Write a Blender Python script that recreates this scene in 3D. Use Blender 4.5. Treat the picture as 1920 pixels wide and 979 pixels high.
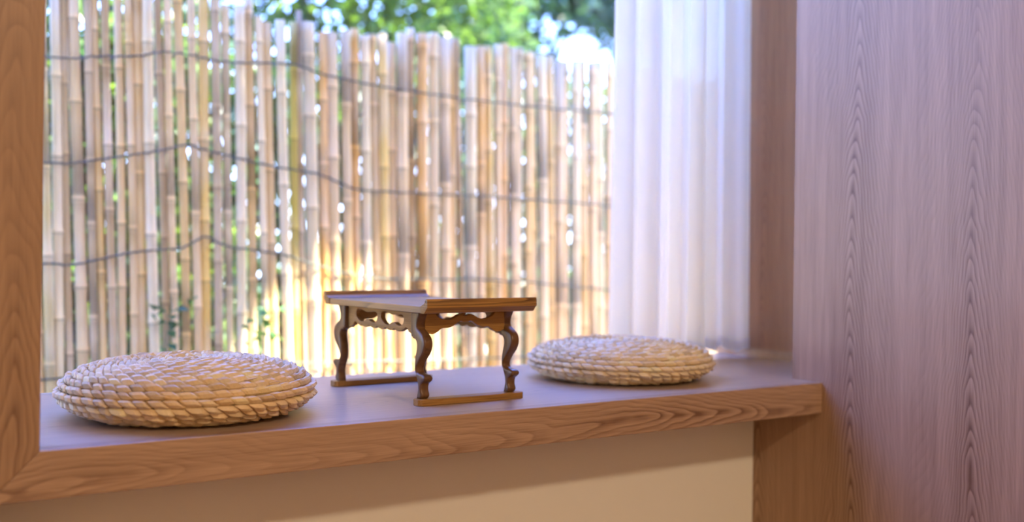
import bpy, bmesh, math, random
from mathutils import Vector, Matrix, noise as mnoise

random.seed(7)
for o in list(bpy.data.objects):
    bpy.data.objects.remove(o, do_unlink=True)
scene = bpy.context.scene
COL = scene.collection

# ------------------------------------------------------------------ camera
cam_d = bpy.data.cameras.new('camera')
cam = bpy.data.objects.new('camera', cam_d)
COL.objects.link(cam)
scene.camera = cam
F_PX = 2061.6
cam_d.sensor_fit = 'HORIZONTAL'
cam_d.sensor_width = 36.0
cam_d.lens = F_PX / 1920 * 36.0
cam_d.shift_y = -19.1 / 1920
cam_d.clip_start = 0.02
cam_d.dof.use_dof = True
cam_d.dof.focus_distance = 1.89
cam_d.dof.aperture_fstop = 1.85
cam.matrix_world = (Matrix.Translation((-0.325, -1.5913, 0.28))
                    @ Matrix.Rotation(math.radians(-34.658), 4, 'Z')
                    @ Matrix.Rotation(math.radians(90), 4, 'X')
                    @ Matrix.Rotation(math.radians(0.7277), 4, 'Z'))

# ------------------------------------------------------------------ sky, sun, exposure
world = bpy.data.worlds.new('sky')
scene.world = world
world.use_nodes = True
wn = world.node_tree.nodes
wl = world.node_tree.links
wn.clear()
w_out = wn.new('ShaderNodeOutputWorld')
w_bg = wn.new('ShaderNodeBackground')
w_tc = wn.new('ShaderNodeTexCoord')
w_sep = wn.new('ShaderNodeSeparateXYZ')
w_ramp = wn.new('ShaderNodeValToRGB')
wl.new(w_tc.outputs['Generated'], w_sep.inputs[0])
wl.new(w_sep.outputs['Z'], w_ramp.inputs[0])
w_ramp.color_ramp.elements[0].position = 0.0
w_ramp.color_ramp.elements[0].color = (0.56, 0.70, 1.0, 1)
w_ramp.color_ramp.elements[1].position = 0.6
w_ramp.color_ramp.elements[1].color = (0.10, 0.24, 1.0, 1)
w_mid = w_ramp.color_ramp.elements.new(0.22)
w_mid.color = (0.25, 0.41, 1.0, 1)
wl.new(w_ramp.outputs[0], w_bg.inputs[0])
w_bg.inputs[1].default_value = 12.0
wl.new(w_bg.outputs[0], w_out.inputs[0])

SUN_DIR = Vector((-0.5, 0.27, -1.0))          # the way the sunlight travels
sun_d = bpy.data.lights.new('sun', 'SUN')
sun_d.energy = 58.0
sun_d.angle = math.radians(0.6)
sun_d.color = (1.0, 0.93, 0.80)
sun = bpy.data.objects.new('sun', sun_d)
sun.rotation_euler = SUN_DIR.to_track_quat('-Z', 'Y').to_euler()
sun.location = (3, -2, 6)
COL.objects.link(sun)

scene.view_settings.view_transform = 'Standard'
scene.view_settings.look = 'None'
scene.view_settings.exposure = 0.0
scene.view_settings.gamma = 1.0
scene.view_settings.use_curve_mapping = False

LAMP_POWER = 130.0

# ------------------------------------------------------------------ helpers
def tag(o, label=None, cat=None, group=None, kind=None):
    if label: o['label'] = label
    if cat: o['category'] = cat
    if group: o['group'] = group
    if kind: o['kind'] = kind
    return o

def empty(name, loc=(0, 0, 0), rz=0.0):
    o = bpy.data.objects.new(name, None)
    o.location = loc
    o.rotation_euler = (0, 0, rz)
    o.empty_display_size = 0.05
    COL.objects.link(o)
    return o

def link_mesh(name, me, mat, parent=None, smooth=False):
    o = bpy.data.objects.new(name, me)
    COL.objects.link(o)
    if parent is not None: o.parent = parent
    if mat is not None and not me.materials: me.materials.append(mat)
    if smooth:
        for p in me.polygons: p.use_smooth = True
    return o

def mesh_obj(name, verts, faces, mat, parent=None, smooth=False):
    me = bpy.data.meshes.new(name)
    me.from_pydata(verts, [], faces)
    me.update()
    return link_mesh(name, me, mat, parent, smooth)

def bm_obj(name, bm, mat, parent=None, smooth=False):
    bmesh.ops.recalc_face_normals(bm, faces=bm.faces)
    me = bpy.data.meshes.new(name)
    bm.to_mesh(me)
    bm.free()
    return link_mesh(name, me, mat, parent, smooth)

def add_box(bm, x0, x1, y0, y1, z0, z1):
    vs = [bm.verts.new(p) for p in ((x0,y0,z0),(x1,y0,z0),(x1,y1,z0),(x0,y1,z0),(x0,y0,z1),(x1,y0,z1),(x1,y1,z1),(x0,y1,z1))]
    for f in ((0,3,2,1),(4,5,6,7),(0,1,5,4),(1,2,6,5),(2,3,7,6),(3,0,4,7)):
        bm.faces.new([vs[i] for i in f])

def add_prism_xz(bm, pts, y0, y1):
    a = [bm.verts.new((x, y0, z)) for x, z in pts]
    b = [bm.verts.new((x, y1, z)) for x, z in pts]
    n = len(pts)
    bm.faces.new(a)
    bm.faces.new(list(reversed(b)))
    for i in range(n):
        bm.faces.new((a[i], b[i], b[(i+1) % n], a[(i+1) % n]))

def bevel(o, w=0.0015, seg=2):
    m = o.modifiers.new('bevel', 'BEVEL')
    m.width = w
    m.segments = seg
    m.limit_method = 'ANGLE'
    m.angle_limit = math.radians(40)
    return o

def catmull(pts, n=6, closed=True):
    out = []
    N = len(pts)
    rng = range(N) if closed else range(N - 1)
    for i in rng:
        if closed:
            p0, p1, p2, p3 = pts[(i-1) % N], pts[i], pts[(i+1) % N], pts[(i+2) % N]
        else:
            p0, p1, p2, p3 = pts[max(i-1, 0)], pts[i], pts[i+1], pts[min(i+2, N-1)]
        for k in range(n):
            t = k / n
            out.append(tuple(0.5*((2*b) + (c-a)*t + (2*a-5*b+4*c-d)*t*t + (-a+3*b-3*c+d)*t**3) for a, b, c, d in zip(p0, p1, p2, p3)))
    if not closed: out.append(tuple(pts[-1]))
    return out

def plate(name, loops, thick, bev, matrix, mat, parent):
    """flat board cut to an outline (first loop) with holes (others), edges eased"""
    cu = bpy.data.curves.new(name, 'CURVE')
    cu.dimensions = '2D'
    cu.fill_mode = 'BOTH'
    cu.extrude = thick / 2 - bev
    cu.bevel_depth = bev
    cu.bevel_resolution = 2
    cu.offset = -bev
    for lp in loops:
        sp = cu.splines.new('POLY')
        sp.points.add(len(lp) - 1)
        for i, p in enumerate(lp): sp.points[i].co = (p[0], p[1], 0, 1)
        sp.use_cyclic_u = True
    tmp = bpy.data.objects.new('tmp', cu)
    COL.objects.link(tmp)
    dg = bpy.context.evaluated_depsgraph_get()
    me = bpy.data.meshes.new_from_object(tmp.evaluated_get(dg))
    bpy.data.objects.remove(tmp, do_unlink=True)
    bpy.data.curves.remove(cu)
    bm = bmesh.new()
    bm.from_mesh(me)
    bmesh.ops.remove_doubles(bm, verts=bm.verts, dist=1e-5)
    bmesh.ops.recalc_face_normals(bm, faces=bm.faces)
    bm.to_mesh(me)
    bm.free()
    me.transform(matrix)
    if matrix.determinant() < 0: me.flip_normals()
    me.materials.clear()
    me.name = name
    o = link_mesh(name, me, mat, parent)
    for p in me.polygons: p.use_smooth = True
    me.set_sharp_from_angle(angle=math.radians(35))
    return o

def tube(name, pts, radii, sides, mat, parent=None, cap=True):
    bm = bmesh.new()
    rings = []
    n = len(pts)
    for i, p in enumerate(pts):
        p = Vector(p)
        t = (Vector(pts[min(i+1, n-1)]) - Vector(pts[max(i-1, 0)])).normalized()
        ref = Vector((0, 1, 0)) if abs(t.y) < 0.9 else Vector((1, 0, 0))
        a = t.cross(ref).normalized()
        b = t.cross(a)
        r = radii[i] if isinstance(radii, (list, tuple)) else radii
        rings.append([bm.verts.new(p + (a*math.cos(2*math.pi*k/sides) + b*math.sin(2*math.pi*k/sides))*r) for k in range(sides)])
    for i in range(n-1):
        for k in range(sides):
            bm.faces.new((rings[i][k], rings[i][(k+1) % sides], rings[i+1][(k+1) % sides], rings[i+1][k]))
    if cap:
        bm.faces.new(list(reversed(rings[0])))
        bm.faces.new(rings[-1])
    return bm_obj(name, bm, mat, parent, True)

# ------------------------------------------------------------------ materials
class NT:
    def __init__(self, name):
        self.m = bpy.data.materials.new(name)
        self.m.use_nodes = True
        self.t = self.m.node_tree
        self.t.nodes.clear()
        self.out = self.t.nodes.new('ShaderNodeOutputMaterial')
    def n(self, kind, **kw):
        nd = self.t.nodes.new(kind)
        for k, v in kw.items(): setattr(nd, k, v)
        return nd
    def put(self, sock, v):
        if hasattr(v, 'is_linked'): self.t.links.new(v, sock)
        else: sock.default_value = v
    def math(self, op, a, b=None, c=None, clamp=False):
        nd = self.n('ShaderNodeMath', operation=op, use_clamp=clamp)
        self.put(nd.inputs[0], a)
        if b is not None: self.put(nd.inputs[1], b)
        if c is not None: self.put(nd.inputs[2], c)
        return nd.outputs[0]
    def comb(self, x, y, z):
        nd = self.n('ShaderNodeCombineXYZ')
        for i, v in enumerate((x, y, z)): self.put(nd.inputs[i], v)
        return nd.outputs[0]
    def noise(self, vec, scale=1.0, detail=2.0, rough=0.5):
        nd = self.n('ShaderNodeTexNoise')
        if vec is not None: self.t.links.new(vec, nd.inputs['Vector'])
        nd.inputs['Scale'].default_value = scale
        nd.inputs['Detail'].default_value = detail
        nd.inputs['Roughness'].default_value = rough
        return nd.outputs['Fac']
    def mix(self, fac, a, b, mode='MIX'):
        nd = self.n('ShaderNodeMix', data_type='RGBA', blend_type=mode)
        self.put(nd.inputs[0], fac)
        self.put(nd.inputs[6], a)
        self.put(nd.inputs[7], b)
        return nd.outputs[2]
    def bump(self, h, strength, dist):
        nd = self.n('ShaderNodeBump')
        nd.inputs['Strength'].default_value = strength
        nd.inputs['Distance'].default_value = dist
        self.t.links.new(h, nd.inputs['Height'])
        return nd.outputs[0]
    def principled(self, color, rough=0.5, normal=None, spec=0.5, coat=0.0, coat_rough=0.2):
        b = self.n('ShaderNodeBsdfPrincipled')
        self.put(b.inputs['Base Color'], color)
        self.put(b.inputs['Roughness'], rough)
        b.inputs['Specular IOR Level'].default_value = spec
        b.inputs['Coat Weight'].default_value = coat
        b.inputs['Coat Roughness'].default_value = coat_rough
        if normal is not None: self.t.links.new(normal, b.inputs['Normal'])
        self.t.links.new(b.outputs[0], self.out.inputs[0])
        return b

def wood(name, along, across, light, dark, strip=0.22, offset=0.0, freq=95.0, taper=22.0, rough=0.42, contrast=0.75, spec=0.5, bump=0.25, fine=1.0, warp=1.0, coat=0.0):
    """flat-sawn veneer: nested arches where the growth rings are cut, fine pores along the grain"""
    w = NT(name)
    tc = w.n('ShaderNodeTexCoord')
    sp = w.n('ShaderNodeSeparateXYZ')
    w.t.links.new(tc.outputs['Object'], sp.inputs[0])
    ax = {'x': sp.outputs[0], 'y': sp.outputs[1], 'z': sp.outputs[2]}
    third = [k for k in 'xyz' if k not in (along, across)][0]
    A, C, B = ax[across], ax[along], ax[third]
    low = w.noise(w.comb(w.math('MULTIPLY', A, 5.0), w.math('MULTIPLY', B, 5.0), w.math('MULTIPLY', C, 1.3)), 1.0, 2.0)
    low2 = w.noise(w.comb(w.math('ADD', w.math('MULTIPLY', A, 6.0), 7.3), w.math('MULTIPLY', B, 6.0), w.math('MULTIPLY', C, 1.0)), 1.0, 1.0)
    med = w.noise(w.comb(w.math('MULTIPLY', A, 22.0), w.math('MULTIPLY', B, 22.0), w.math('MULTIPLY', C, 5.0)), 1.0, 2.0)
    a2 = w.math('ADD', w.math('ADD', A, offset), w.math('MULTIPLY', w.math('SUBTRACT', low, 0.5), 0.10*warp))
    pp = w.math('PINGPONG', a2, strip / 2)
    r = w.math('SQRT', w.math('ADD', w.math('MULTIPLY', pp, pp), 0.00012))
    ring = w.math('ADD', w.math('MULTIPLY', r, freq), w.math('MULTIPLY', C, taper))
    ring = w.math('ADD', ring, w.math('MULTIPLY', low, 7.0*warp))
    ring = w.math('ADD', ring, w.math('MULTIPLY', med, 2.2*warp))
    jit = w.noise(w.comb(w.math('MULTIPLY', A, 9.0), w.math('MULTIPLY', B, 9.0), w.math('MULTIPLY', C, 11.0)), 1.0, 2.0)
    ring = w.math('ADD', ring, w.math('MULTIPLY', jit, 1.8*warp))
    fr = w.math('FRACT', ring)
    # early wood is dark and narrow, then fades out
    tri = w.math('POWER', w.math('SUBTRACT', 1.0, fr), 1.7)
    edge = w.math('SMOOTH_MIN', w.math('MULTIPLY', fr, 9.0), 1.0, 0.2)
    band = w.math('MULTIPLY', tri, edge, clamp=True)
    nearc = w.math('MULTIPLY', w.math('SUBTRACT', 1.0, w.math('DIVIDE', pp, strip / 2)), 1.0, clamp=True)
    amp = w.math('MULTIPLY', w.math('ADD', 0.10, w.math('POWER', nearc, 1.6)), w.math('ADD', 0.1, w.math('MULTIPLY', w.math('SUBTRACT', low2, 0.25), 2.2), clamp=True))
    band = w.math('MULTIPLY', band, amp, clamp=True)
    fib = w.noise(w.comb(w.math('MULTIPLY', A, 420.0), w.math('MULTIPLY', B, 420.0), w.math('MULTIPLY', C, 9.0)), 1.0, 3.0, 0.65)
    fib2 = w.noise(w.comb(w.math('MULTIPLY', A, 90.0), w.math('MULTIPLY', B, 90.0), w.math('MULTIPLY', C, 2.5)), 1.0, 2.0)
    f = w.math('MULTIPLY', band, contrast)
    f = w.math('ADD', f, w.math('MULTIPLY', w.math('SUBTRACT', fib, 0.5), 0.85*fine))
    f = w.math('ADD', f, w.math('MULTIPLY', w.math('SUBTRACT', fib2, 0.5), 0.55*fine))
    f = w.math('ADD', f, 0.22, clamp=True)
    col = w.mix(f, (*light, 1), (*dark, 1))
    hgt = w.math('SUBTRACT', 1.0, w.math('ADD', w.math('MULTIPLY', band, 0.15), w.math('MULTIPLY', fib, 0.4)))
    w.principled(col, rough, w.bump(hgt, bump, 0.0006), spec, coat)
    return w.m

OAK_L, OAK_D = (0.47, 0.29, 0.17), (0.165, 0.078, 0.037)
M = {}
M['oak_sill'] = wood('oak_sill', 'x', 'z', OAK_L, OAK_D, strip=0.17, offset=0.052, freq=120, taper=13, contrast=1.05, rough=0.38, fine=1.2)
M['oak_top'] = wood('oak_top', 'x', 'y', (0.52, 0.36, 0.235), (0.23, 0.13, 0.072), strip=0.3, offset=0.1, contrast=0.35, rough=0.38, fine=0.8, spec=0.6)
M['oak_jamb'] = wood('oak_jamb', 'z', 'x', (0.41, 0.24, 0.125), (0.14, 0.062, 0.028), strip=0.17, offset=0.04, freq=110, taper=20, contrast=1.15, rough=0.4)
M['oak_panel'] = wood('oak_panel', 'z', 'y', OAK_L, OAK_D, strip=0.27, offset=0.353, freq=130, taper=22, contrast=0.95, rough=0.42)
M['oak_niche'] = wood('oak_niche', 'z', 'y', (0.56, 0.32, 0.165), (0.21, 0.095, 0.042), strip=0.3, offset=0.13, contrast=0.5, rough=0.45)  # same oak, tinted warmer in place of warm bounced light

def plaster(name, col, rough=0.8):
    w = NT(name)
    tc = w.n('ShaderNodeTexCoord')
    nz = w.noise(tc.outputs['Object'], 260.0, 3.0)
    lo = w.noise(tc.outputs['Object'], 2.0, 2.0)
    c = w.mix(w.math('MULTIPLY', lo, 0.25), (*col, 1), (col[0]*0.88, col[1]*0.88, col[2]*0.86, 1))
    w.principled(c, rough, w.bump(nz, 0.08, 0.0006), 0.3)
    return w.m
M['cream'] = plaster('cream_plaster', (0.80, 0.72, 0.58))
M['ceiling'] = plaster('ceiling_paint', (0.82, 0.78, 0.70))
M['render'] = plaster('outside_render', (0.78, 0.70, 0.58))
M['floor'] = wood('oak_floor', 'x', 'y', (0.42, 0.24, 0.12), (0.22, 0.10, 0.045), strip=0.2, contrast=0.5)

def glass_mat():
    w = NT('window_glass')
    g = w.n('ShaderNodeNewGeometry')
    d = w.n('ShaderNodeVectorMath', operation='DOT_PRODUCT')
    w.t.links.new(g.outputs['Normal'], d.inputs[0])
    w.t.links.new(g.outputs['Incoming'], d.inputs[1])
    c = w.math('ABSOLUTE', d.outputs['Value'])
    f = w.math('ADD', 0.035, w.math('MULTIPLY', w.math('POWER', w.math('SUBTRACT', 1.0, c), 5.0), 0.9))
    tr = w.n('ShaderNodeBsdfTransparent')
    tr.inputs[0].default_value = (0.97, 0.985, 0.98, 1)
    gl = w.n('ShaderNodeBsdfGlossy')
    gl.inputs['Roughness'].default_value = 0.0
    mx = w.n('ShaderNodeMixShader')
    w.t.links.new(f, mx.inputs[0])
    w.t.links.new(tr.outputs[0], mx.inputs[1])
    w.t.links.new(gl.outputs[0], mx.inputs[2])
    w.t.links.new(mx.outputs[0], w.out.inputs[0])
    return w.m
M['glass'] = glass_mat()

def cloth_mat(name, col, see, trans):
    w = NT(name)
    tc = w.n('ShaderNodeTexCoord')
    nz = w.noise(tc.outputs['Object'], 900.0, 1.0)
    df = w.n('ShaderNodeBsdfDiffuse')
    df.inputs[0].default_value = (*col, 1)
    tl = w.n('ShaderNodeBsdfTranslucent')
    tl.inputs[0].default_value = (*col, 1)
    tr = w.n('ShaderNodeBsdfTransparent')
    m1 = w.n('ShaderNodeMixShader')
    m1.inputs[0].default_value = trans
    w.t.links.new(df.outputs[0], m1.inputs[1])
    w.t.links.new(tl.outputs[0], m1.inputs[2])
    m2 = w.n('ShaderNodeMixShader')
    w.t.links.new(w.math('ADD', see*0.5, w.math('MULTIPLY', nz, see)), m2.inputs[0])
    w.t.links.new(m1.outputs[0], m2.inputs[1])
    w.t.links.new(tr.outputs[0], m2.inputs[2])
    w.t.links.new(m2.outputs[0], w.out.inputs[0])
    return w.m
M['curtain'] = cloth_mat('white_sheer_cloth', (0.86, 0.84, 0.69), 0.03, 0.52)
M['hem'] = cloth_mat('white_hem_cloth', (0.84, 0.83, 0.83), 0.05, 0.6)

def leaf_mat(name, trans=0.4):
    w = NT(name)
    at = w.n('ShaderNodeAttribute', attribute_name='Col')
    df = w.n('ShaderNodeBsdfPrincipled')
    df.inputs['Roughness'].default_value = 0.35
    w.t.links.new(at.outputs['Color'], df.inputs['Base Color'])
    tl = w.n('ShaderNodeBsdfTranslucent')
    w.t.links.new(w.mix(1.0, at.outputs['Color'], (1.25, 1.3, 0.7, 1), 'MULTIPLY'), tl.inputs[0])
    m1 = w.n('ShaderNodeMixShader')
    m1.inputs[0].default_value = trans
    w.t.links.new(df.outputs[0], m1.inputs[1])
    w.t.links.new(tl.outputs[0], m1.inputs[2])
    w.t.links.new(m1.outputs[0], w.out.inputs[0])
    return w.m
M['leaf'] = leaf_mat('foliage')

def plain(name, col, rough=0.5, metal=0.0, spec=0.5, nscale=0.0):
    w = NT(name)
    c = (*col, 1)
    if nscale:
        tc = w.n('ShaderNodeTexCoord')
        c = w.mix(w.noise(tc.outputs['Object'], nscale, 3.0), (col[0]*0.6, col[1]*0.6, col[2]*0.6, 1), (min(1, col[0]*1.35), min(1, col[1]*1.35), min(1, col[2]*1.35), 1))
    b = w.principled(c, rough, None, spec)
    b.inputs['Metallic'].default_value = metal
    return w.m
M['wire'] = plain('binding_wire', (0.10, 0.11, 0.09), 0.5, 0.3)
M['bark'] = plain('bark', (0.10, 0.075, 0.055), 0.9, 0, 0.2, 30.0)
M['soil'] = plain('garden_soil', (0.46, 0.38, 0.26), 0.95, 0, 0.1, 9.0)
M['lawn'] = plain('lawn', (0.05, 0.085, 0.03), 0.95, 0, 0.1, 14.0)
M['stem'] = plain('vine_stem', (0.16, 0.17, 0.08), 0.6)

def bamboo_mat():
    w = NT('dry_bamboo')
    oi = w.n('ShaderNodeObjectInfo')
    tc = w.n('ShaderNodeTexCoord')
    sp = w.n('ShaderNodeSeparateXYZ')
    w.t.links.new(tc.outputs['Object'], sp.inputs[0])
    rnd = w.math('MULTIPLY', oi.outputs['Random'], 37.0)
    streak = w.noise(w.comb(w.math('ADD', w.math('MULTIPLY', sp.outputs[0], 160.0), rnd), w.math('MULTIPLY', sp.outputs[1], 160.0), w.math('MULTIPLY', sp.outputs[2], 3.0)), 1.0, 3.0, 0.6)
    blot = w.noise(w.comb(rnd, w.math('MULTIPLY', sp.outputs[0], 14.0), w.math('MULTIPLY', sp.outputs[2], 4.5)), 1.0, 2.0)
    at = w.n('ShaderNodeAttribute', attribute_name='Col')       # rings and sleeves of the nodes
    c = w.mix(w.math('MULTIPLY', w.math('SUBTRACT', streak, 0.42), 1.0, clamp=True), oi.outputs['Color'], (0.38, 0.25, 0.13, 1))
    c = w.mix(w.math('MULTIPLY', w.math('SUBTRACT', blot, 0.42), 2.2, clamp=True), c, (0.86, 0.67, 0.45, 1))
    c = w.mix(1.0, c, at.outputs['Color'], 'MULTIPLY')
    w.principled(c, 0.42, None, 0.4)
    return w.m
M['bamboo'] = bamboo_mat()

def straw_mat():
    w = NT('dried_straw')
    at = w.n('ShaderNodeAttribute', attribute_name='Col')
    tc = w.n('ShaderNodeTexCoord')
    nz = w.noise(tc.outputs['Object'], 420.0, 3.0, 0.6)
    c = w.mix(w.math('MULTIPLY', nz, 0.4), at.outputs['Color'], (0.34, 0.20, 0.10, 1))
    w.principled(c, 0.48, w.bump(nz, 0.25, 0.0006), 0.4)
    return w.m
M['straw'] = straw_mat()
M['straw_core'] = plain('straw_core', (0.20, 0.12, 0.06), 0.9)  # dark colour deepens the shade between braid rows

TL, TD = (0.42, 0.21, 0.052), (0.10, 0.043, 0.012)
M['table_x'] = wood('table_wood_x', 'x', 'y', TL, TD, strip=0.09, freq=260, taper=5, rough=0.42, fine=1.3, contrast=1.0, warp=0.5, coat=0.05, spec=0.2, bump=0.15)
M['table_xz'] = wood('table_wood_xz', 'x', 'z', TL, TD, strip=0.07, freq=260, taper=5, offset=0.02, rough=0.42, fine=1.3, contrast=1.0, warp=0.5, coat=0.05, spec=0.2, bump=0.15)
M['table_y'] = wood('table_wood_y', 'y', 'x', TL, TD, strip=0.12, freq=200, taper=4, rough=0.36, fine=1.0, warp=0.5, coat=0.1, spec=0.4, bump=0.12)
M['table_yz'] = wood('table_wood_yz', 'y', 'z', TL, TD, strip=0.07, freq=260, taper=5, offset=0.03, rough=0.42, fine=1.3, warp=0.5, coat=0.0, spec=0.15, bump=0.15)
TL2, TD2 = (0.17, 0.080, 0.028), (0.045, 0.019, 0.008)
M['table_z'] = wood('table_wood_z', 'z', 'y', TL2, TD2, strip=0.06, freq=300, taper=6, rough=0.28, fine=1.3, warp=0.4, coat=0.06, spec=0.3, bump=0.12)

# ------------------------------------------------------------------ the room
W = 1.606       # room face of the right-hand panelling
T = 0.0673      # thickness of the window frame boards
D1 = 0.085      # depth of the frame boards
DG = 0.597      # where the glass stands
ZF, ZC = -0.45, 2.55
ZH = 2.35

bm = bmesh.new(); add_box(bm, -2.1, 2.05, -5.7, 0.62, ZF-0.1, ZF)
tag(bm_obj('floor', bm, M['floor']), 'oak floor of the room below the window seat', kind='structure')
bm = bmesh.new(); add_box(bm, -2.1, 2.05, -5.7, 0.66, ZC, ZC+0.1)
tag(bm_obj('ceiling', bm, M['ceiling']), 'pale ceiling of the room', kind='structure')
bm = bmesh.new(); add_box(bm, -2.1, -2.0, -5.7, 0.2, ZF, ZC)
tag(bm_obj('wall_left', bm, M['cream']), 'cream plaster side wall', kind='structure')
bm = bmesh.new(); add_box(bm, -2.0, W, -5.7, -5.6, ZF, ZC)
tag(bm_obj('wall_rear', bm, M['cream']), 'cream plaster wall behind the viewer', kind='structure')

# right-hand wall panelled in oak veneer; it ends just inside the window niche
bm = bmesh.new()
add_box(bm, W, 2.05, -5.7, D1, -T, ZC)
add_box(bm, W, 2.05, -5.7, 0.2, ZF, -T)
tag(bm_obj('wall_right', bm, M['oak_panel']), 'oak veneer panelled wall at right with arched grain', kind='structure')

# cream wall under the seat, round the niche and above it
bm = bmesh.new()
add_box(bm, -2.0, W, 0.2, 0.62, ZF, -T)
add_box(bm, W, 2.05, 0.2, 0.62, ZF, -T)
tag(bm_obj('wall_below', bm, M['cream']), 'cream plaster wall under the window seat', kind='structure')
bm = bmesh.new()
add_box(bm, -2.0, -T, 0.004, D1, ZF, ZC)
add_box(bm, -2.0, -0.35, D1, 0.64, -T, ZC)
add_box(bm, -T, W, 0.004, D1, ZH+T, ZC)
add_box(bm, -0.35, 1.93, D1, 0.64, ZH+0.06, ZC)
tag(bm_obj('wall_window', bm, M['cream']), 'cream plaster wall round the window niche', kind='structure')

win = empty('window_1', (0, 0, 0))
tag(win, 'deep oak framed window niche with a fixed glass pane', kind='structure')
bm = bmesh.new()
add_prism_xz(bm, [(0, 0), (W, 0), (W, -T), (-T, -T)], 0.0, 0.03)
bm.edges.ensure_lookup_table()
bmesh.ops.bevel(bm, geom=[e for e in bm.edges if all(v.co.y < 0.001 for v in e.verts)], offset=0.0018, segments=2, affect='EDGES', profile=0.5)
bm_obj('seat_front_board', bm, M['oak_sill'], win)
bm = bmesh.new()
add_box(bm, 0, W, 0.03, D1, -T, 0)
add_box(bm, -0.35, 1.93, D1, 0.62, -T, 0)
bm_obj('seat_board', bm, M['oak_top'], win)
bm = bmesh.new()
add_prism_xz(bm, [(0, 0), (-T, -T), (-T, ZH+T), (0, ZH)], 0.0, D1)
bevel(bm_obj('jamb_board', bm, M['oak_jamb'], win), 0.0018)
bm = bmesh.new()
add_prism_xz(bm, [(0, ZH), (-T, ZH+T), (W, ZH+T), (W, ZH)], 0.0, D1)
bevel(bm_obj('head_board', bm, M['oak_sill'], win), 0.0018)
bm = bmesh.new(); add_box(bm, 1.93, 2.05, D1, 0.64, -T, ZC)
bm_obj('niche_side_board', bm, M['oak_niche'], win)
bm = bmesh.new(); add_box(bm, 1.926, 1.93, D1, 0.56, 0.0, 0.022)
bm_obj('niche_skirting', bm, M['oak_top'], win)
bm = bmesh.new(); add_box(bm, -0.35, 1.93, DG, DG+0.008, 0.0, ZH+0.06)
bm_obj('glass_pane', bm, M['glass'], win)

# ceiling lamp of the room, behind the viewer
lamp = empty('ceiling_lamp', (0.25, -4.0, ZC))
tag(lamp, 'round ceiling lamp with warm diffuser', 'lamp')
bm = bmesh.new()
bmesh.ops.create_cone(bm, cap_ends=True, segments=40, radius1=0.27, radius2=0.27, depth=0.03, matrix=Matrix.Translation((0, 0, -0.015)))
bm_obj('lamp_housing', bm, plain('lamp_metal', (0.8, 0.8, 0.78), 0.4), lamp)
wm = NT('lamp_diffuser')
em = wm.n('ShaderNodeEmission')
em.inputs[0].default_value = (1.0, 0.84, 0.64, 1)
em.inputs[1].default_value = 4.0
wm.t.links.new(em.outputs[0], wm.out.inputs[0])
bm = bmesh.new()
bmesh.ops.create_cone(bm, cap_ends=True, segments=40, radius1=0.235, radius2=0.25, depth=0.02, matrix=Matrix.Translation((0, 0, -0.04)))
bm_obj('lamp_shade', bm, wm.m, lamp)
ld = bpy.data.lights.new('lamp_light', 'AREA')
ld.shape = 'DISK'
ld.size = 0.47
ld.energy = LAMP_POWER
ld.color = (1.0, 0.84, 0.64)
lo = bpy.data.objects.new('lamp_light', ld)
lo.parent = lamp
lo.location = (0, 0, -0.056)
COL.objects.link(lo)

# ------------------------------------------------------------------ outside: ground
bm = bmesh.new(); add_box(bm, -14, 18, 0.66, 1.7, -0.62, -0.5)
tag(bm_obj('passage_ground', bm, M['soil']), 'bare ground of the passage between house and fence', kind='structure')
bm = bmesh.new(); add_box(bm, -14, 18, 1.7, 24, -0.62, -0.5)
tag(bm_obj('garden_ground', bm, M['lawn']), 'green garden ground beyond the fence', kind='structure')
bm = bmesh.new(); add_box(bm, -2.0, 2.05, 0.62, 0.66, -0.5, -0.08)
add_box(bm, 2.05, 2.95, 0.5, 0.66, -0.5, ZC+0.1)
add_box(bm, -4.0, -2.1, 0.5, 0.66, -0.5, ZC+0.1)
tag(bm_obj('wall_outside', bm, M['render']), 'rendered outside face of the house round the window', kind='structure')

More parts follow.
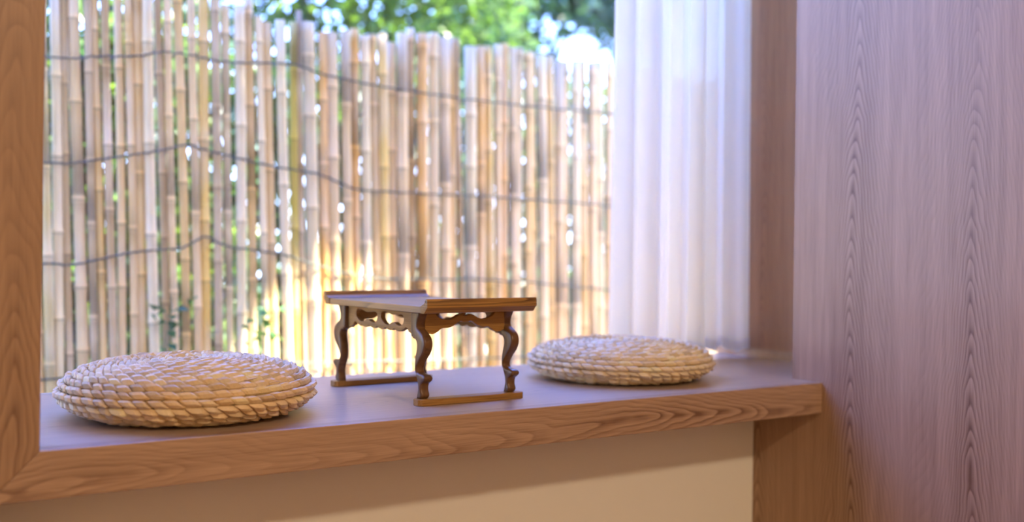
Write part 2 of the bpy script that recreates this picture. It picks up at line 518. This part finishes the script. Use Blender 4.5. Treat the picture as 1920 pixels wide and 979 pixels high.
# ------------------------------------------------------------------ bamboo fence
FY = 1.5
POLES = [(0.3172,0.0254,'o',1.012),(0.346,0.0255,'w',1.016),(0.3731,0.0178,'b',1.02),(0.4005,0.0301,'p',1.024),(0.4328,0.0202,'g',1.03),(0.4575,0.0217,'t',1.033),(0.4818,0.0218,'b',1.037),(0.5095,0.0219,'p',1.042),(0.537,0.0206,'t',1.046),(0.5634,0.0266,'t',1.05),(0.5968,0.0297,'w',1.055),(0.6247,0.0209,'g',1.06),(0.6541,0.021,'p',1.064),(0.6824,0.0257,'t',1.069),(0.7166,0.0228,'p',1.074),(0.7476,0.0291,'y',1.048),(0.7801,0.0261,'g',1.03),(0.8171,0.0232,'w',0.98),(0.8493,0.0296,'w',0.983),(0.8867,0.0251,'t',1.01),(0.9163,0.0205,'w',0.959),(0.9493,0.0301,'t',0.946),(0.9881,0.0287,'w',0.957),(1.0216,0.0241,'l',0.958),(1.0457,0.0161,'b',0.994),(1.0769,0.0356,'w',0.964),(1.1151,0.0228,'a',0.938),(1.1515,0.0394,'p',0.941),(1.1951,0.0248,'t',0.951),(1.2246,0.0249,'a',0.963),(1.2582,0.025,'w',0.946),(1.2911,0.0235,'p',0.953),(1.3244,0.027,'y',0.957),(1.3579,0.0221,'p',0.937),(1.3909,0.0307,'p',0.968),(1.4288,0.0223,'b',0.992),(1.4664,0.0328,'a',0.978),(1.5085,0.0296,'w',0.985),(1.545,0.0297,'p',0.973),(1.5819,0.0246,'t',0.978),(1.6062,0.0159,'b',0.977),(1.6472,0.0338,'w',0.957),(1.6847,0.0232,'a',0.962),(1.7266,0.027,'y',0.966),(1.758,0.0199,'p',0.977),(1.7854,0.0218,'a',0.984),(1.8174,0.0219,'p',0.973),(1.843,0.022,'w',0.976),(1.8772,0.0221,'t',0.965),(1.906,0.024,'t',0.969),(1.9427,0.0279,'w',0.964),(1.9784,0.0262,'t',0.962),(2.0151,0.0282,'p',0.947),(2.0459,0.0208,'p',0.951),(2.0867,0.0285,'w',0.957),(2.1254,0.0286,'t',0.959),(2.1631,0.0288,'p',0.959),(2.2001,0.0289,'w',0.967),(2.2401,0.0252,'p',0.968)]
x = 2.272
rr = random.Random(21)
while x < 3.6:
    d = rr.uniform(0.02, 0.032)
    POLES.append((x, d, rr.choice('wptpwa'), rr.uniform(0.94, 0.99)))
    x += d + rr.uniform(0.005, 0.012)
x = 0.288
while x > -0.5:
    d = rr.uniform(0.019, 0.03)
    POLES.append((x, d, rr.choice('wptogb'), rr.uniform(1.0, 1.08)))
    x -= d + rr.uniform(0.004, 0.01)
TINT = {k: (min(0.95, v[0]*1.18), v[1]*1.03, v[2]*0.68) for k, v in {'o': (0.58, 0.50, 0.30), 'w': (0.82, 0.72, 0.60), 'b': (0.46, 0.34, 0.23), 'p': (0.76, 0.60, 0.43), 'g': (0.50, 0.41, 0.33),
        't': (0.74, 0.55, 0.31), 'y': (0.78, 0.57, 0.22), 'l': (0.56, 0.50, 0.14), 'a': (0.76, 0.46, 0.17)}.items()}
fence = empty('bamboo_fence', (0, FY, -0.5))
tag(fence, 'tall screen of dry bamboo canes bound with wire outside the window', 'fence')
FENCE_Z = 0.5
def make_pole(x, d, tint, ztop, k):
    r = random.Random(k*13+5)
    lean = 0.034 - 0.012*max(0, min(1, (x-0.3)/1.9)) + r.uniform(-0.008, 0.008)
    zb = -0.5
    zs = [(zb, 1.0, 1.0)]
    z = zb + r.uniform(0.02, 0.22)
    while z < ztop - 0.02:
        dk = r.random()
        zs += [(z-0.05, 0.97, 0.97), (z-0.012, 0.99, 0.9 if dk < 0.7 else 0.72), (z-0.004, 1.10, 0.82), (z, 1.02, 0.50), (z+0.004, 1.12, 1.22), (z+0.016, 0.99, 1.12 if dk < 0.7 else 0.8), (z+0.07, 0.96, 1.0)]
        if dk > 0.86: zs[-2] = (z+0.016, 0.99, 0.45); zs[-1] = (z+0.07, 0.96, 0.5)
        z += r.uniform(0.17, 0.30)
    zs = [q for q in zs if q[0] < ztop-0.003]
    zs.append((ztop, 0.97, 1.0))
    n = 10
    bow = r.uniform(-0.006, 0.006)
    ph = r.uniform(0, 6)
    yo = r.uniform(-0.003, 0.003) + (0.004 if k % 2 else -0.004)
    bm = bmesh.new()
    cl = bm.loops.layers.float_color.new('Col')
    rings = []
    for (z, s, c) in zs:
        cx = x - lean*(z-0.2) + bow*math.sin((z+ph)*2.2)
        rings.append(([bm.verts.new((cx + math.cos(2*math.pi*i/n)*d/2*s, yo + math.sin(2*math.pi*i/n)*d/2*s, z + FENCE_Z)) for i in range(n)], c))
    for (ra, ca), (rb, cb) in zip(rings, rings[1:]):
        for i in range(n):
            f = bm.faces.new((ra[i], ra[(i+1) % n], rb[(i+1) % n], rb[i]))
            for lp in f.loops:
                c = ca if lp.vert in ra else cb
                lp[cl] = (c, c, c, 1)
    for ring in (list(reversed(rings[0][0])), rings[-1][0]):
        f = bm.faces.new(ring)
        for lp in f.loops: lp[cl] = (0.7, 0.65, 0.6, 1)
    o = bm_obj('bamboo_cane', bm, M['bamboo'], fence, True)
    j = r.uniform(0.9, 1.08)
    t = TINT[tint]
    o.color = (min(1, t[0]*j), min(1, t[1]*j), min(1, t[2]*j), 1)
for k, p in enumerate(POLES):
    make_pole(p[0], p[1]*(1.10 if p[0] < 1.05 else 1.2), p[2], p[3], k)
WIRES = [
 [(-0.4,0.77),(0.284,0.774),(0.432,0.789),(0.544,0.803),(0.603,0.82),(0.678,0.822),(0.802,0.813),(0.982,0.828),(1.105,0.807),(1.267,0.792),(1.4,0.786),(1.616,0.779),(1.881,0.777),(2.12,0.779),(2.368,0.779),(3.5,0.77)],
 [(-0.4,0.48),(0.274,0.494),(0.38,0.5),(0.435,0.511),(0.534,0.531),(0.606,0.546),(0.681,0.568),(0.712,0.561),(0.79,0.546),(0.919,0.523),(1.02,0.512),(1.09,0.503),(1.161,0.479),(1.234,0.462),(1.464,0.461),(1.669,0.461),(1.888,0.456),(2.122,0.452),(2.374,0.444),(3.5,0.44)],
 [(-0.4,0.23),(0.277,0.23),(0.37,0.227),(0.424,0.238),(0.522,0.26),(0.61,0.271),(0.669,0.276),(0.715,0.3),(0.746,0.309),(0.793,0.285),(0.89,0.271),(0.99,0.256),(1.094,0.225),(1.275,0.192),(1.468,0.186),(1.673,0.182),(1.892,0.171),(2.127,0.151),(2.379,0.139),(3.5,0.13)],
 [(-0.4,-0.07),(0.3,-0.075),(0.8,-0.06),(1.6,-0.08),(2.4,-0.09),(3.5,-0.09)]]
for row in WIRES:
    pts = catmull([(a, b) for a, b in row], 8, False)
    tube('binding_wire', [(a, -0.021 + 0.003*math.sin(a*150), b + FENCE_Z + 0.0015*math.sin(a*260)) for a, b in pts], 0.0026, 6, M['wire'], fence)
    tube('binding_wire', [(a, 0.021 + 0.003*math.sin(a*150), b + FENCE_Z + 0.0015*math.sin(a*260)) for a, b in pts], 0.0026, 6, M['wire'], fence)

# ------------------------------------------------------------------ vines at the foot of the fence
def leaf_pts(c, d, up, ln, wd):
    """a leaf with a folded midrib: base, left, tip, right, middle"""
    d = d.normalized(); s = d.cross(up).normalized(); n = s.cross(d).normalized()
    return [c, c + d*ln*0.42 - s*wd*0.5 + n*wd*0.18, c + d*ln, c + d*ln*0.42 + s*wd*0.5 + n*wd*0.18, c + d*ln*0.5]

def paint(me, col):
    a = me.color_attributes.new('Col', 'FLOAT_COLOR', 'CORNER')
    for q in a.data: q.color = (*col, 1)

def vine(x, zt, ln, label, seed, col):
    r = random.Random(seed)
    v = empty('climbing_vine', (x, FY-0.05, -0.5))
    tag(v, label, 'plant')
    pts = []
    n = 14
    for i in range(n+1):
        t = i/n
        pts.append((0.03*math.sin(t*5+seed) + 0.02*t, 0.006*math.sin(t*9), t*(zt+0.5)))
    tube('stem', pts, [0.004*(1-0.6*i/n) for i in range(n+1)], 6, M['stem'], v)
    for i in range(ln):
        t = r.uniform(0.80, 1.0)
        p = pts[min(n, int(t*n))]
        c = Vector(p) + Vector((r.uniform(-0.055, 0.055), r.uniform(-0.02, 0.0), r.uniform(-0.02, 0.03)))
        d = Vector((r.uniform(-1, 1), r.uniform(-0.9, -0.2), r.uniform(-0.5, 0.5)))
        q = leaf_pts(c, d, Vector((0, -0.6, 1)), r.uniform(0.03, 0.045), r.uniform(0.026, 0.038))
        me = bpy.data.meshes.new('leaf')
        me.from_pydata([tuple(w) for w in q], [], [(0, 1, 4), (1, 2, 4), (2, 3, 4), (3, 0, 4)])
        j = r.uniform(0.75, 1.25)
        paint(me, (col[0]*j, col[1]*j, col[2]*j))
        link_mesh('leaf', me, M['leaf'], v)
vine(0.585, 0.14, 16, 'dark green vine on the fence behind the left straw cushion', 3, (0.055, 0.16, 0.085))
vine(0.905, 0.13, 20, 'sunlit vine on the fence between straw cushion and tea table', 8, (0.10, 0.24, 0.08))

# ------------------------------------------------------------------ trees beyond the fence
def foliage(name, n, place, size, cols, parent, seed):
    r = random.Random(seed)
    vs, fs, cc = [], [], []
    k = 0
    while k < n:
        c = place(r)
        if c is None: continue
        d = Vector((r.gauss(0, 1), r.gauss(0, 1), r.gauss(-0.3, 0.7)))
        up = Vector((r.gauss(0, 0.7), r.gauss(0, 0.7), 1))
        s = r.uniform(*size)
        q = leaf_pts(Vector(c), d, up, s, s*r.uniform(0.5, 0.75))
        b = len(vs)
        vs += [tuple(v) for v in q[:4]]
        fs += [(b, b+1, b+2), (b, b+2, b+3)]
        col = r.choice(cols)
        j = r.uniform(0.7, 1.3)
        cc.append((col[0]*j, col[1]*j, col[2]*j, 1))
        k += 1
    me = bpy.data.meshes.new(name)
    me.from_pydata(vs, [], fs)
    a = me.color_attributes.new('Col', 'FLOAT_COLOR', 'CORNER')
    flat = []
    for c in cc: flat += list(c)*6
    a.data.foreach_set('color', flat)
    o = link_mesh(name, me, M['leaf'], parent)
    o['kind'] = 'stuff'
    return o

def blob(blobs):
    tot = [b[3]*b[4]*b[5] for b in blobs]
    def f(r):
        b = r.choices(blobs, tot)[0]
        v = Vector((r.gauss(0, 1), r.gauss(0, 1), r.gauss(0, 1))).normalized() * (r.random()**0.4)
        return (b[0]+v.x*b[3], b[1]+v.y*b[4], b[2]+v.z*b[5])
    return f

def tree(name, label, base, blobs, n, size, cols, seed, trunk=None):
    t = empty(name, base)
    tag(t, label, 'tree')
    bx, by, bz = base
    r = random.Random(seed)
    lb = [(b[0]-bx, b[1]-by, b[2]-bz, b[3], b[4], b[5]) for b in blobs]
    foliage('foliage', n, blob(lb), size, cols, t, seed)
    top = lb[0]
    tr = trunk or 0.06
    tube('trunk', [(0, 0, 0), (0.03, 0.02, top[2]*0.4), (top[0]*0.6, top[1]*0.6, top[2]*0.75), (top[0], top[1], top[2])], [tr, tr*0.85, tr*0.6, tr*0.3], 9, M['bark'], t)
    for b in lb:
        tube('branch', [(top[0]*0.5, top[1]*0.5, top[2]*0.65), ((b[0]+top[0]*0.5)/2, (b[1]+top[1]*0.5)/2, (b[2]+top[2]*0.65)/2+0.05), (b[0], b[1], b[2])], [tr*0.45, tr*0.3, tr*0.12], 6, M['bark'], t)
    return t
LG = [(0.12, 0.21, 0.04), (0.09, 0.17, 0.035), (0.15, 0.24, 0.06), (0.06, 0.12, 0.03)]
DGN = [(0.035, 0.09, 0.045), (0.045, 0.11, 0.06), (0.03, 0.07, 0.045), (0.06, 0.12, 0.045)]
tree('shrub', 'green shrub seen through gaps at the left end of the fence', (0.5, 2.3, -0.5),
     [(0.75, 2.3, 0.3, 0.5, 0.3, 0.8), (0.15, 2.3, 0.3, 0.5, 0.3, 0.8), (0.6, 2.3, 0.9, 0.5, 0.25, 0.45)], 4600, (0.06, 0.10), LG+DGN, 31)
hedge = empty('hedge', (2.5, 3.4, -0.5))
tag(hedge, 'dense green hedge glimpsed between the canes of the fence', 'hedge')
foliage('foliage', 17000, lambda r: (r.uniform(-3.6, 4.2), r.uniform(-0.22, 0.22), r.uniform(0.0, 1.68 + 0.06*math.sin(r.random()*6))), (0.09, 0.15), DGN + LG[3:], hedge, 36)
for bx in (-3.0, -1.8, -0.6, 0.6, 1.8, 3.0):
    tube('trunk', [(bx, 0, 0), (bx+0.03, 0.02, 0.7), (bx, 0, 1.4)], [0.03, 0.02, 0.01], 7, M['bark'], hedge)
tree('garden_tree', 'light green tree above the middle of the fence', (2.5, 4.7, -0.5),
     [(2.9, 4.3, 2.0, 0.95, 0.5, 0.65), (2.1, 4.2, 1.9, 0.7, 0.5, 0.6), (3.4, 4.4, 1.7, 0.55, 0.4, 0.5), (2.4, 4.2, 2.7, 0.8, 0.5, 0.5), (2.8, 4.2, 1.25, 0.9, 0.4, 0.5), (1.5, 4.2, 1.5, 0.7, 0.4, 0.6)], 7000, (0.06, 0.11), LG, 32)
tree('broadleaf_tree', 'dark green tree against the white sky beside the curtain', (5.6, 6.6, -0.5),
     [(5.1, 6.1, 2.55, 0.75, 0.4, 0.5), (5.9, 6.2, 2.85, 0.65, 0.4, 0.5), (4.5, 6.0, 2.1, 0.5, 0.4, 0.5), (6.5, 6.3, 2.5, 0.5, 0.4, 0.45), (4.3, 6.0, 2.9, 0.7, 0.4, 0.5), (5.0, 6.2, 1.85, 0.6, 0.3, 0.4), (5.85, 6.2, 2.5, 0.4, 0.3, 0.28)], 6000, (0.08, 0.14), DGN, 34)
# unseen tree added to shade the upper fence, its gap shaping a sun patch
ARCH = [(0.80, -0.13), (0.861, -0.025), (0.925, 0.083), (1.025, 0.176), (1.164, 0.241), (1.275, 0.225), (1.333, 0.107), (1.47, 0.053), (1.572, -0.002), (1.636, -0.14)]
def arch(x):
    if x < ARCH[0][0] or x > ARCH[-1][0]: return -9
    for (a, za), (b, zb) in zip(ARCH, ARCH[1:]):
        if a <= x <= b: return za + (zb-za)*(x-a)/(b-a)
    return -9
def shade_leaf_place(r):
    c = (r.uniform(1.0, 5.0), r.uniform(0.40, 1.0), r.uniform(3.4, 3.65))
    t = (FY - c[1]) / SUN_DIR.y
    X = c[0] + SUN_DIR.x*t
    Z = c[2] - t
    if X < 0.1 or X > 2.7 or Z > 1.25: return None
    if Z < max(arch(X-0.04), arch(X), arch(X+0.04)) + 0.075 and Z > -0.45: return None
    return (c[0]-3.2, c[1]-2.3, c[2]+0.5)
bough = empty('added_shade_tree', (3.2, 2.3, -0.5))
tag(bough, 'unseen tree added over the passage to shade the upper fence', 'tree')
foliage('foliage', 9500, shade_leaf_place, (0.05, 0.075), LG+DGN, bough, 35)
tube('trunk', [(0, 0, 0), (0.02, 0, 1.8), (0.0, -0.1, 3.2), (0.0, -0.6, 3.85), (-0.1, -1.5, 4.05)], [0.06, 0.05, 0.045, 0.03, 0.015], 9, M['bark'], bough)
for bx in (-1.2, -0.5, 0.6):
    tube('branch', [(0.0, -0.2, 3.4), (bx*0.5, -1.0, 3.98), (bx, -1.6, 4.05)], [0.025, 0.018, 0.008], 6, M['bark'], bough)

# ------------------------------------------------------------------ curtain
cur = empty('curtain', (1.43, 0.51, 0.0))
tag(cur, 'sheer white pleated curtain hanging at the right of the window', 'curtain')
def curtain_sheet(name, mat, z0, z1, ofs, rows):
    n = 260
    vs, fs = [], []
    x0, x1 = 0.0, 0.498
    for j in range(rows+1):
        z = z0 + (z1-z0)*j/rows
        for i in range(n+1):
            t = i/n
            a = t*2*math.pi
            flare = 1.0 + 0.25*(1-min(1, max(0, z/1.5)))
            y = 0.015*math.sin(a*6.5 + 1.1*math.sin(a*1.7)) + 0.0045*math.sin(a*15.0 + 1.3 + 0.4*math.sin(z*1.3)) + 0.007*math.sin(a*3.1+0.5)
            y *= flare*(0.7+0.6*abs(math.sin(a*1.15+0.4)))
            x = x0 + (x1-x0)*t + 0.006*math.sin(a*8.0+1.2) + 0.010*(z-0.8)*(0.5-t)
            dip = 0.006*math.sin(a*8.0) + 0.004*math.sin(a*3)
            vs.append((x, y+ofs, z + (dip if j == 0 or name == 'hem' else 0) + 0.01*t*(1 if z < 0.2 else 0)))
    for j in range(rows):
        for i in range(n):
            b = j*(n+1)+i
            fs.append((b, b+1, b+n+2, b+n+1))
    return mesh_obj(name, vs, fs, mat, cur, True)
curtain_sheet('drape', M['curtain'], 0.016, ZH+0.055, 0.0, 30)
curtain_sheet('hem', M['hem'], 0.017, 0.045, -0.0018, 3)

# ------------------------------------------------------------------ straw cushions
PROFILE = catmull([(0.0, 0.087), (0.025, 0.0925), (0.07, 0.094), (0.12, 0.0905), (0.16, 0.0825), (0.19, 0.071), (0.207, 0.056), (0.212, 0.041), (0.204, 0.030), (0.187, 0.0185), (0.160, 0.010), (0.125, 0.006)], 10, False)
def prof_resample():
    acc = [0.0]
    for a, b in zip(PROFILE, PROFILE[1:]): acc.append(acc[-1] + math.hypot(b[0]-a[0], b[1]-a[1]))
    return acc
PACC = prof_resample()
def prof_at(s):
    for i in range(len(PACC)-1):
        if PACC[i+1] >= s:
            k = (s-PACC[i])/max(1e-9, PACC[i+1]-PACC[i])
            a, b = PROFILE[i], PROFILE[i+1]
            tx, tz = b[0]-a[0], b[1]-a[1]
            l = math.hypot(tx, tz)
            return a[0]+tx*k, a[1]+tz*k, tx/l, tz/l
    a, b = PROFILE[-2], PROFILE[-1]
    l = math.hypot(b[0]-a[0], b[1]-a[1])
    return b[0], b[1], (b[0]-a[0])/l, (b[1]-a[1])/l

def cushion(loc, rz, label, seed, base, sc=1.0, sz=1.0):
    r = random.Random(seed)
    root = empty('straw_cushion', loc, rz)
    root.scale = (sc, sc, sc*sz)
    tag(root, label, 'cushion')
    # filler inside the coil, dark so shade is coloured into the crevices
    bm = bmesh.new()
    prev = None
    n = 64
    ring_pts = [(0.0, PROFILE[0][1]-0.006)] + [(max(0.002, p[0]-0.006), max(0.004, p[1]-0.006 if p[1] > 0.045 else p[1]+0.003)) for p in PROFILE[6::4]]
    c0 = bm.verts.new((0, 0, ring_pts[0][1]))
    for (rad, z) in ring_pts[1:]:
        ring = [bm.verts.new((rad*math.cos(2*math.pi*i/n), rad*math.sin(2*math.pi*i/n), z)) for i in range(n)]
        for i in range(n):
            if prev is None: bm.faces.new((c0, ring[i], ring[(i+1) % n]))
            else: bm.faces.new((prev[i], ring[i], ring[(i+1) % n], prev[(i+1) % n]))
        prev = ring
    bm.faces.new(prev)
    bm_obj('padding', bm, M['straw_core'], root, True)
    SP = 0.0137
    total = PACC[-1]
    US = [0.0, 0.06, 0.22, 0.5, 0.78, 0.94, 1.0]
    UH = [-0.55, 0.35, 0.86, 1.0, 0.92, 0.45, -0.55]
    VS = [(-1.0, -0.55), (-0.80, 0.25), (-0.30, 0.98), (0.25, 0.92), (0.82, 0.22), (1.0, -0.55)]
    s = 0.007
    while s < total - 0.006:
        rad, z, tr, tz = prof_at(s)
        pitch = 0.0245 if rad > 0.12 else (0.021 if rad > 0.06 else 0.017)
        nl = max(5, int(round(2*math.pi*rad/pitch)))
        vs, fs, cc = [], [], []
        ph0 = r.uniform(0, 6.28)
        rowtone = r.uniform(0.9, 1.06)
        edges = [ph0 + 2*math.pi*(k + r.uniform(-0.14, 0.14))/nl for k in range(nl)]
        for k in range(nl):
            pa = edges[k]
            pb = edges[(k+1) % nl] + (2*math.pi if k == nl-1 else 0)
            P = (pb-pa)*1.06
            wide = r.uniform(0.94, 1.12)
            H = 0.0076*r.uniform(0.8, 1.2)
            lift = r.uniform(-0.0012, 0.0010)
            roll = r.gauss(0.0, 0.12)
            slope = r.uniform(0.0006, 0.0022)
            sh = r.uniform(0.0055, 0.0085)*min(1.0, 0.35 + rad*6)
            ds = r.uniform(-0.0007, 0.0007)
            b = len(vs)
            for u, uh in zip(US, UH):
                for (v, h) in VS:
                    pinch = 1.0 - 0.30*abs(2*u-1)**3
                    ss = s + ds + SP*0.25*math.sin((pa+pb)/2+seed) + v*0.0072*wide*pinch
                    rj, zj, tr, tz = prof_at(min(total, max(0.001, ss)))
                    ph = pa + P*u + v*sh/max(rad, 0.02)
                    ez = Vector((math.cos(ph), math.sin(ph), 0))
                    nn = ez*(-tz) + Vector((0, 0, tr))
                    hh = H*min(uh, h) if min(uh, h) < 0.3 else H*(uh*h)**0.8
                    q = ez*rj + Vector((0, 0, zj)) + nn*(hh + lift + roll*v*0.004 + slope*(2*u-1))
                    vs.append((q.x, q.y, max(q.z, 0.0008)))
            m = len(VS)
            for i in range(len(US)-1):
                for jx in range(m-1):
                    fs.append((b+i*m+jx, b+(i+1)*m+jx, b+(i+1)*m+jx+1, b+i*m+jx+1))
            t = rowtone*r.uniform(0.74, 1.16)
            w = r.uniform(-0.03, 0.03)
            cc.append((min(0.9, (base[0]+w)*t), min(0.85, base[1]*t), min(0.8, (base[2]-w)*t), 1))
        me = bpy.data.meshes.new('braided_row')
        me.from_pydata(vs, [], fs)
        at = me.color_attributes.new('Col', 'FLOAT_COLOR', 'CORNER')
        per = 4*(len(US)-1)*(len(VS)-1)
        flat = []
        for c in cc: flat += list(c)*per
        at.data.foreach_set('color', flat)
        link_mesh('braided_row', me, M['straw'], root, False)
        s += SP
    # a few loose ends of straw
    for k in range(9):
        ph = r.uniform(-2.6, -0.2)
        rj, zj, tr, tz = prof_at(r.uniform(0.17, 0.24))
        ez = Vector((math.cos(ph), math.sin(ph), 0)); ep = Vector((-math.sin(ph), math.cos(ph), 0))
        nn = ez*(-tz) + Vector((0, 0, tr))
        c = ez*rj + Vector((0, 0, zj)) + nn*0.004
        o = tube('loose_straw', [c - ep*0.012, c + nn*0.0015, c + ep*0.012 + nn*0.003 + Vector((0, 0, r.uniform(-0.004, 0.004)))], [0.0011, 0.0013, 0.0004], 5, M['straw'], root)
        paint(o.data, base)
    return root
cushion((0.281, 0.231, 0.0), 0.4, 'round braided straw cushion at the left beside the oak window frame', 5, (0.86, 0.61, 0.32), 0.965)
cushion((1.272, 0.288, 0.0), 2.1, 'round braided straw cushion between the tea table and the curtain', 11, (0.86, 0.65, 0.37), 0.957, 0.92)

# ------------------------------------------------------------------ low tea table
tab = empty('tea_table', (0.7648, 0.2783, 0.0), 0.026)
tag(tab, 'small dark wooden tea table with curved legs and upturned ends', 'table')
HB = 0.0118                  # runner height
HU = 0.1668                  # underside of the top
LU = 0.1195                   # half length of the top across
VN, VF = -0.184, 0.194       # where the flat underside stops at the near and far ends
YZX = Matrix(((0, 0, 1, 0), (1, 0, 0, 0), (0, 1, 0, 0), (0, 0, 0, 1)))   # plate (a, b, c) -> y = a, z = b, x = c
XZY = Matrix(((1, 0, 0, 0), (0, 0, -1, 0), (0, 1, 0, 0), (0, 0, 0, 1)))  # plate (a, b, c) -> x = a, z = b, y = -c
# top board
bm = bmesh.new(); add_box(bm, -LU+0.002, LU+0.002, VN+0.004, VF-0.004, HU, HU+0.0125)
bevel(bm_obj('table_top', bm, M['table_y'], tab), 0.0012)
# upturned end rails
def end_rail(v0, sgn):
    prof = [(-0.012, 0.0), (0.0, 0.0), (0.0035, 0.002), (0.0085, 0.0085), (0.0108, 0.0095), (0.0118, 0.0110), (0.0112, 0.0235), (0.0095, 0.0262), (0.0065, 0.0262), (0.0038, 0.0235), (0.0018, 0.0190), (-0.002, 0.0165), (-0.007, 0.0152), (-0.0085, 0.0138), (-0.012, 0.0132)]
    prof = [(v0 + sgn*a, HU + b) for a, b in prof]
    plate('end_rail', [prof], LU*2+0.003, 0.0006, Matrix.Translation((0.002, 0, 0)) @ YZX, M['table_xz'], tab)
end_rail(VN, -1)
end_rail(VF, 1)
# runners on the floor
def runner(v0, v1):
    bm = bmesh.new()
    h = 0.117
    c = 0.006
    x0 = 0.003
    pts = [(-h+c, v0), (h-c, v0), (h, v0+c), (h, v1-c), (h-c, v1), (-h+c, v1), (-h, v1-c), (-h, v0+c)]
    lo_ = [bm.verts.new((a+x0, b, 0.0003)) for a, b in pts]
    hi = [bm.verts.new((a+x0, b, HB)) for a, b in pts]
    bm.faces.new(list(reversed(lo_))); bm.faces.new(hi)
    for i in range(8): bm.faces.new((lo_[i], lo_[(i+1) % 8], hi[(i+1) % 8], hi[i]))
    bevel(bm_obj('runner', bm, M['table_x'], tab), 0.0012)
runner(-0.166, -0.138)
runner(0.160, 0.188)
# legs: S-curved boards standing on the runners
OUT = [(0, .0085), (.05, .004), (.10, -.0005), (.165, -.002), (.2, .001), (.245, .0125), (.285, .0205), (.34, .0248), (.40, .0248), (.48, .0185), (.56, .0065), (.64, -.002), (.69, -.0015), (.712, .006), (.722, .020), (.745, .0265), (.775, .0262), (.80, .0215), (.83, .0148), (.89, .013), (.95, .0165), (.985, .014), (1, .010)]
INN = [(1, -.001), (.95, .001), (.88, .0035), (.8, .001), (.72, -.005), (.66, -.0085), (.58, -.0085), (.5, -.006), (.42, -.0025), (.36, -.003), (.325, -.008), (.31, -.017), (.295, -.0175), (.285, -.023), (.15, -.023), (0, -.023)]
def leg(zero, sgn, u):
    hh = HU - HB + 0.001
    outl = catmull([(v, HU + 0.0008 - t*hh) for t, v in OUT], 4, False)
    innl = catmull([(v, HU + 0.0008 - t*hh) for t, v in INN], 4, False)
    lp = [(zero + sgn*a, b) for a, b in outl + innl]
    mt = Matrix.Translation((u, 0, 0)) @ YZX
    return plate('leg', [lp], 0.0185, 0.0032, mt, M['table_z'], tab)
ZN, ZFAR = -0.141, 0.162
UL = 0.0965
for u in (-UL, UL):
    leg(ZN, -1, u)
    leg(ZFAR, 1, u)
# long aprons, pierced twice, scalloped below
def side_apron(u):
    a0, a1 = ZFAR - 0.022, ZN + 0.022          # far to near
    P = lambda t: a0 + (a1-a0)*t
    zt = HU + 0.0006
    low = [(0.0, -0.046), (0.03, -0.0455), (0.055, -0.041), (0.085, -0.0395), (0.10, -0.033), (0.125, -0.0315), (0.155, -0.036), (0.20, -0.0395)]
    for k in range(5):
        c = 0.275 + k*0.125
        low += [(c-0.058, -0.0365), (c-0.03, -0.0395), (c, -0.0405), (c+0.03, -0.0392), (c+0.056, -0.0362)]
    low += [(0.845, -0.036), (0.875, -0.0315), (0.90, -0.033), (0.915, -0.0395), (0.945, -0.041), (0.97, -0.0455), (1.0, -0.046)]
    outline = [(P(0), zt), (P(1), zt)] + [(P(t), zt+z) for t, z in reversed(low)]
    holes = []
    for c in (0.295, 0.68):
        h = [(-.165, -.016), (-.155, -.0085), (-.115, -.0055), (-.06, -.0075), (0.0, -.0105), (.06, -.0095), (.12, -.0085), (.155, -.0105), (.168, -.017), (.15, -.026), (.105, -.0295), (.06, -.0275), (.03, -.0245), (-.01, -.0255), (-.05, -.0295), (-.09, -.030), (-.13, -.026), (-.155, -.0215)]
        holes.append(catmull([(P(c+t), zt+z) for t, z in h], 4))
    mt = Matrix.Translation((u, 0, 0)) @ YZX
    plate('side_apron', [outline] + holes, 0.0105, 0.0010, mt, M['table_yz'], tab)
side_apron(-UL + 0.004)
side_apron(UL - 0.004)
# short aprons with an open bow between them and the top
def end_apron(v):
    w = UL - 0.008
    zt = HU + 0.0006
    top = [(-1.0, 0.0), (-0.80, 0.0), (-0.70, -0.009), (-0.55, -0.0145), (-0.42, -0.0155), (-0.30, -0.0125), (-0.18, -0.0072), (-0.12, -0.0062), (-0.05, -0.0085), (0.05, -0.0085), (0.12, -0.0062), (0.18, -0.0072), (0.30, -0.0125), (0.42, -0.0155), (0.55, -0.0145), (0.70, -0.009), (0.80, 0.0), (1.0, 0.0)]
    half = [(0.0, -0.0205), (0.06, -0.0205), (0.12, -0.0190), (0.18, -0.0200), (0.30, -0.0270), (0.42, -0.0305), (0.55, -0.0310), (0.62, -0.0325), (0.70, -0.0375), (0.80, -0.0410), (0.90, -0.0400), (1.0, -0.036)]
    low = [(a, b) for a, b in reversed(half)] + [(-a, b) for a, b in half[1:]]
    t2 = catmull(top, 3, False)
    l2 = catmull(low, 3, False)
    lp = [(a*w, zt+b) for a, b in t2] + [(a*w, zt+b) for a, b in l2]
    mt = Matrix.Translation((0, v, 0)) @ XZY
    plate('end_apron', [lp], 0.0105, 0.0009, mt, M['table_xz'], tab)
end_apron(ZN + 0.006)
end_apron(ZFAR - 0.006)
